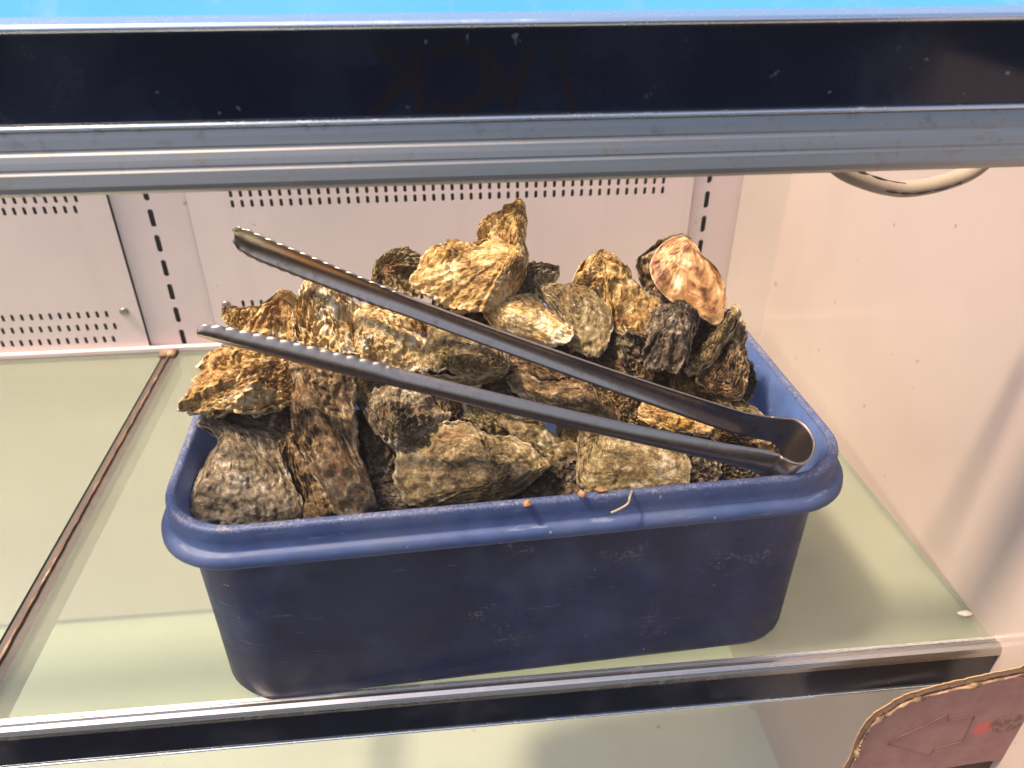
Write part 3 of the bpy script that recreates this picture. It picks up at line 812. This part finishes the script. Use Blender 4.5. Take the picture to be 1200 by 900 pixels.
# ------------------------------------------------------------------ tongs
tg = empty('serving_tongs', (0.2, 0.35, 0.187))
tag(tg, 'long stainless steel tongs with scalloped tips laid open across the oysters', 'tongs')
Tf, Sf = ony(231, 391, 0.390), ony(903, 549, 0.350)
Tr, Sr = ony(275, 273, 0.466), ony(893, 499, 0.380)
df = (Sf - Tf).normalized(); dr = (Sr - Tr).normalized()
ax = (df + dr).normalized()
spread = (Tr - Tf)
bax = ax.cross(spread).normalized()
if bax.z < 0: bax = -bax
e2 = Sr - Sf; e2 = (e2 - ax * e2.dot(ax)).normalized()
gapn = (Sr - Sf).dot(e2)
shift = (Sr - Sf).dot(ax)
mid = (Sf + Sr) * 0.5
def lerp(u, tab):
    xs, ys = zip(*tab)
    return float(np.interp(u, xs, ys))
# stations of the bent strip: (point, width, hollow, scallop)
wt_f = [(0, 0.006), (0.003, 0.0105), (0.010, 0.0130), (0.05, 0.0155), (0.1, 0.0160), (0.112, 0.0140), (0.25, 0.0145), (0.31, 0.018), (0.345, 0.025)]
wt_r = [(0, 0.010), (0.004, 0.0195), (0.012, 0.0225), (0.05, 0.0215), (0.1, 0.0188), (0.112, 0.0170), (0.2, 0.0175), (0.28, 0.0200), (0.33, 0.0225), (0.37, 0.0245)]
cc_t = [(0, 0.003), (0.02, 0.0050), (0.1, 0.0060), (0.25, 0.0055), (0.335, 0.0045), (0.352, 0.0010), (0.4, 0.0)]
def arm_stations(T, Sx, wt, n=420):
    L = (T - Sx).length
    st = []
    for i in range(n):
        u = i / (n - 1)
        a = u * L
        on = 0.0011 if a < 0.107 else 0.0
        st.append((T.lerp(Sx, u) + Vector((0, 0, -0.003)) * math.sin(math.pi * u), lerp(a, wt), lerp(a, cc_t), on * (abs(math.sin(a / 0.0074 * math.pi)) - 0.5)))
    return st
front = arm_stations(Tf, Sf, wt_f)
rear = arm_stations(Tr, Sr, wt_r)[::-1]
c0 = mid + ax * 0.0105 - e2 * 0.000
rx_, re_ = 0.0120, gapn * 0.5 + 0.0015
ctrl = [Sf - df * 0.012, Sf]
for q in range(-100, 101, 20):
    a = math.radians(q)
    ctrl.append(c0 + ax * (rx_ * math.cos(a)) + e2 * (re_ * math.sin(a)))
ctrl += [Sr, Sr - dr * 0.012]
lp = [Vector(p) for p in catmull(ctrl, 8)][8:-8]
bend = []
for i, p in enumerate(lp):
    u = i / (len(lp) - 1)
    bend.append((p, lerp(u, [(0, 0.025), (0.2, 0.029), (0.5, 0.035), (0.8, 0.029), (1, 0.0245)]), lerp(u, [(0, 0.001), (0.15, 0.0), (0.85, 0.0), (1, 0.001)]), 0.0))
full = front + bend[1:-1] + rear
NXT = 15
rows_ = []
for i, (p, w_, cd_, sc_) in enumerate(full):
    tn = (full[min(i + 1, len(full) - 1)][0] - full[max(i - 1, 0)][0]).normalized()
    b = (bax - tn * bax.dot(tn)).normalized()
    inw = b.cross(tn)
    row = []
    for k in range(NXT):
        u = -1 + 2 * k / (NXT - 1)
        row.append(p + b * (u * w_ / 2 + (1 if u > 0 else -1) * sc_ * abs(u) ** 9) + inw * (cd_ * abs(u) ** 2.2) - tg.location)
    rows_.append(row)
def strip(name, i0, i1):
    vs = [v for r in rows_[i0:i1] for v in r]
    fs = [(i * NXT + k, i * NXT + k + 1, (i + 1) * NXT + k + 1, (i + 1) * NXT + k) for i in range(i1 - i0 - 1) for k in range(NXT - 1)]
    o = link(name, mesh_from(vs, fs), M['tong'], tg, smooth=True)
    md = o.modifiers.new('Solid', 'SOLIDIFY'); md.thickness = 0.0011; md.offset = 0
    return o
n1, n2 = len(front), len(front) + len(bend) - 2
strip('arm', 0, n1)
strip('spring_bend', n1 - 1, n2 + 1)
strip('arm', n2, len(full))

# ------------------------------------------------------------------ small debris
def blob(name, loc, r, mat, label, cat, sc=(1, 1, 1), parent=None, group=None):
    bm = bmesh.new()
    bmesh.ops.create_icosphere(bm, subdivisions=3, radius=r)
    co = np.array([v.co for v in bm.verts])
    nn = fbm(co / r * 1.1 + loc[0] * 900, 3)
    for v, q in zip(bm.verts, nn):
        v.co *= 1 + 0.38 * q
        v.co = Vector((v.co.x * sc[0], v.co.y * sc[1], v.co.z * sc[2]))
    o = obj_bm(name, bm, mat, None, loc, True)
    tag(o, label, cat, group)
    return o
zr = 0.1656
blob('crumb', onz(682, 579, zr + 0.002), 0.0024, M['crumb'], 'orange shell crumb on the front rim, largest of the three', 'crumb', (1, 1, 1.1), group='crumbs on the tub rim')
blob('crumb', onz(704, 574, zr + 0.001), 0.0020, M['crumb'], 'flat pinkish crumb on the rim right of the largest orange one', 'crumb', (1.8, 1, .6), group='crumbs on the tub rim')
blob('crumb', onz(618, 590, zr + 0.0005), 0.0016, M['crumb'], 'tiny brown crumb on the rim below the large dark oyster', 'crumb', (1.3, 1, 1.0), group='crumbs on the tub rim')
blob('shell_chip', onz(1130, 719, 0.0015), 0.0035, M['chip'], 'white shell chip on the glass near the right wall', 'chip', (1.5, .9, .5))
fy = onz(725, 580, zr).y - 0.0085
sp = catmull([onz(741, 575, zr + .0006), onz(738, 583, zr + .0008), ony(736, 590, fy + .0028), ony(727, 596, fy + .001), ony(716, 601, fy)], 6)
o = tube('dry_strand', sp, 0.0007, M['strand'], None, 8)
tag(o, 'thin dry weed strand hanging over the front rim', 'strand')

# ------------------------------------------------------------------ torn cardboard sign
YC = 0.292
outl = [(998,915),(1001,893),(1008,873),(1017,856),(1029,843),(1040,837),(1052,829),(1066,822),(1086,816),(1112,809),(1140,803),(1170,796),(1200,790),(1225,785),(1228,884),(1160,892),(1090,903)]
cc0 = ony(1110, 850, YC)
cd = empty('cardboard_sign', cc0)
tag(cd, 'torn pink printed cardboard sign in the lower right corner', 'cardboard')
rc = random.Random(11)
o3 = catmull([ony(x, y, YC) - cc0 for x, y in outl], 6, closed=True)
o3 = [Vector(p) + Vector((rc.uniform(-.0005, .0005), 0, rc.uniform(-.0005, .0005))) for p in o3]
t = NT('faded_pink_print')
v = t.coord()
sep = t.n('ShaderNodeSeparateXYZ'); t.l(v, sep.inputs[0])
a = t.noise(v, 60, 5, 0.6)
col = t.mix(t.ramp(a, [(0.3, 0.0), (0.7, 1.0)]), (0.24, 0.10, 0.10), (0.33, 0.165, 0.155))
def spot(px, py, rx, rz):
    c = ony(px, py, YC) - cc0
    dx = t.math('DIVIDE', t.math('SUBTRACT', sep.outputs[0], c.x), rx)
    dz = t.math('DIVIDE', t.math('SUBTRACT', sep.outputs[2], c.z), rz)
    return t.math('ADD', t.math('MULTIPLY', dx, dx), t.math('MULTIPLY', dz, dz))
col = t.mix(t.math('MULTIPLY', t.ramp(spot(1152, 853, 0.010, 0.011), [(0.0, 1.0), (1.0, 0.0)], 'EASE'), 0.85), col, (0.62, 0.085, 0.08))
sm = t.math('MULTIPLY', t.ramp(spot(1180, 848, 0.014, 0.012), [(0.55, 1.0), (1.0, 0.0)]), t.ramp(t.noise(v, 160, 4, 0.7), [(0.46, 0.0), (0.54, 1.0)]))
col = t.mix(t.math('MULTIPLY', sm, 0.8), col, (0.10, 0.04, 0.03))
M['print'] = t.fin(col, 0.42, normal=t.bump(a, 0.15, 0.001))
def plate(name, pts, mat, parent, th, y):
    n = len(pts)
    vs = [(p.x, y, p.z) for p in pts] + [(p.x, y + th, p.z) for p in pts]
    fs = [tuple(range(n)), tuple(range(2 * n - 1, n - 1, -1))] + [(i, n + i, n + (i + 1) % n, (i + 1) % n) for i in range(n)]
    bm = bmesh.new(); bm.from_mesh(mesh_from(vs, fs))
    return obj_bm(name, bm, mat, parent)
plate('printed_face', o3, M['print'], cd, 0.0006, 0)
inner = [Vector((p.x, 0, p.z + 0.0012)) for p in o3]
plate('corrugated_core', [p + Vector((rc.uniform(-.0006, .0006) - 0.0004, 0, rc.uniform(-.0002, .0012))) for p in inner], M['carddark'], cd, 0.0022, 0.0008)
plate('backing_sheet', [p + Vector((rc.uniform(-.0004, .0004) - 0.0016, 0, 0.0016)) for p in inner], M['card'], cd, 0.0008, 0.0032)
edge = [Vector(p) - Vector((0.0002, 0.0006, 0)) for p in o3[6 * 1:6 * 13]]
tube('torn_edge', edge, 0.0008, M['torn'], cd, 7, rfun=lambda u: 0.0005 + 0.0016 * abs(math.sin(u * 31) * math.sin(u * 13 + 1)) ** 1.5)
lo = [Vector(ony(x, y, YC + 0.004) - cc0) for x, y in ((1000, 912), (1090, 897), (1160, 886), (1230, 878), (1230, 960), (1000, 960))]
plate('lower_flap', lo, M['carddark'], cd, 0.003, 0.0048)
dl = [(1040,872),(1047,866),(1078,852),(1112,836),(1110,844),(1142,839),(1128,869),(1096,876),(1089,886),(1066,879),(1040,872)]
ln = [Vector(ony(x, y, YC) - cc0) + Vector((0, -0.00025, 0)) for x, y in dl]
dense = []
for p, q in zip(ln[:-1], ln[1:]):
    for k in range(8): dense.append(p.lerp(q, k / 8))
dense.append(ln[-1])
tube('printed_outline', dense, 0.00032, M['line'], cd, 6)

# ------------------------------------------------------------------ haze volume added to stand in for the dusty front glass's veil
hz = box('haze', (-1.15, 0.95, -0.35, 1.05, -1.5, 0.85), None)
hm = bpy.data.materials.new('haze'); hm.use_nodes = True
hn = hm.node_tree; hn.nodes.remove(hn.nodes['Principled BSDF'])
pv = hn.nodes.new('ShaderNodeVolumePrincipled')
pv.inputs['Density'].default_value = 0.018
pv.inputs['Color'].default_value = (1.0, 0.88, 0.80, 1)
hn.links.new(pv.outputs[0], hn.nodes['Material Output'].inputs['Volume'])
hz.data.materials.append(hm)
tag(hz, 'thin haze volume added for the milky veil of the dusty front glass', 'haze', kind='stuff')

# ------------------------------------------------------------------ light
SUN_EL, SUN_DIR = 0, Vector((-0.45, -0.06, 0.89)).normalized()
el = math.asin(SUN_DIR.z)
w = bpy.data.worlds.new('World'); S.world = w; w.use_nodes = True
nt = w.node_tree
sk = nt.nodes.new('ShaderNodeTexSky'); sk.sky_type = 'NISHITA'; sk.sun_disc = False
sk.dust_density = 4.0; sk.air_density = 0.8; sk.sun_elevation = el; sk.sun_rotation = math.atan2(SUN_DIR.x, SUN_DIR.y)
bg = nt.nodes['Background']; bg.inputs[1].default_value = 0.15
nt.links.new(sk.outputs[0], bg.inputs[0])
sd = bpy.data.lights.new('sun', 'SUN'); sd.energy = 4.2; sd.angle = math.radians(6.0); sd.color = (1.0, 0.81, 0.59)
so = bpy.data.objects.new('sun', sd); COL.objects.link(so)
so.rotation_euler = SUN_DIR.to_track_quat('Z', 'Y').to_euler()
so.location = SUN_DIR * 3

# ------------------------------------------------------------------ camera
cam = bpy.data.cameras.new('camera'); co = bpy.data.objects.new('camera', cam); COL.objects.link(co)
cam.sensor_width = 36.0; cam.lens = FPX / 1200 * 36
cam.clip_start = 0.01; cam.clip_end = 100
co.location = CAM
co.rotation_euler = (math.pi / 2 - PITCH, 0, -YAW)
cam.dof.use_dof = True; cam.dof.focus_distance = 0.50; cam.dof.aperture_fstop = 10
S.camera = co
S.view_settings.view_transform = 'Standard'; S.view_settings.look = 'None'
S.view_settings.exposure = 0.7; S.view_settings.gamma = 1
S.cycles.use_denoising = True
S.cycles.max_bounces = 10; S.cycles.transparent_max_bounces = 16
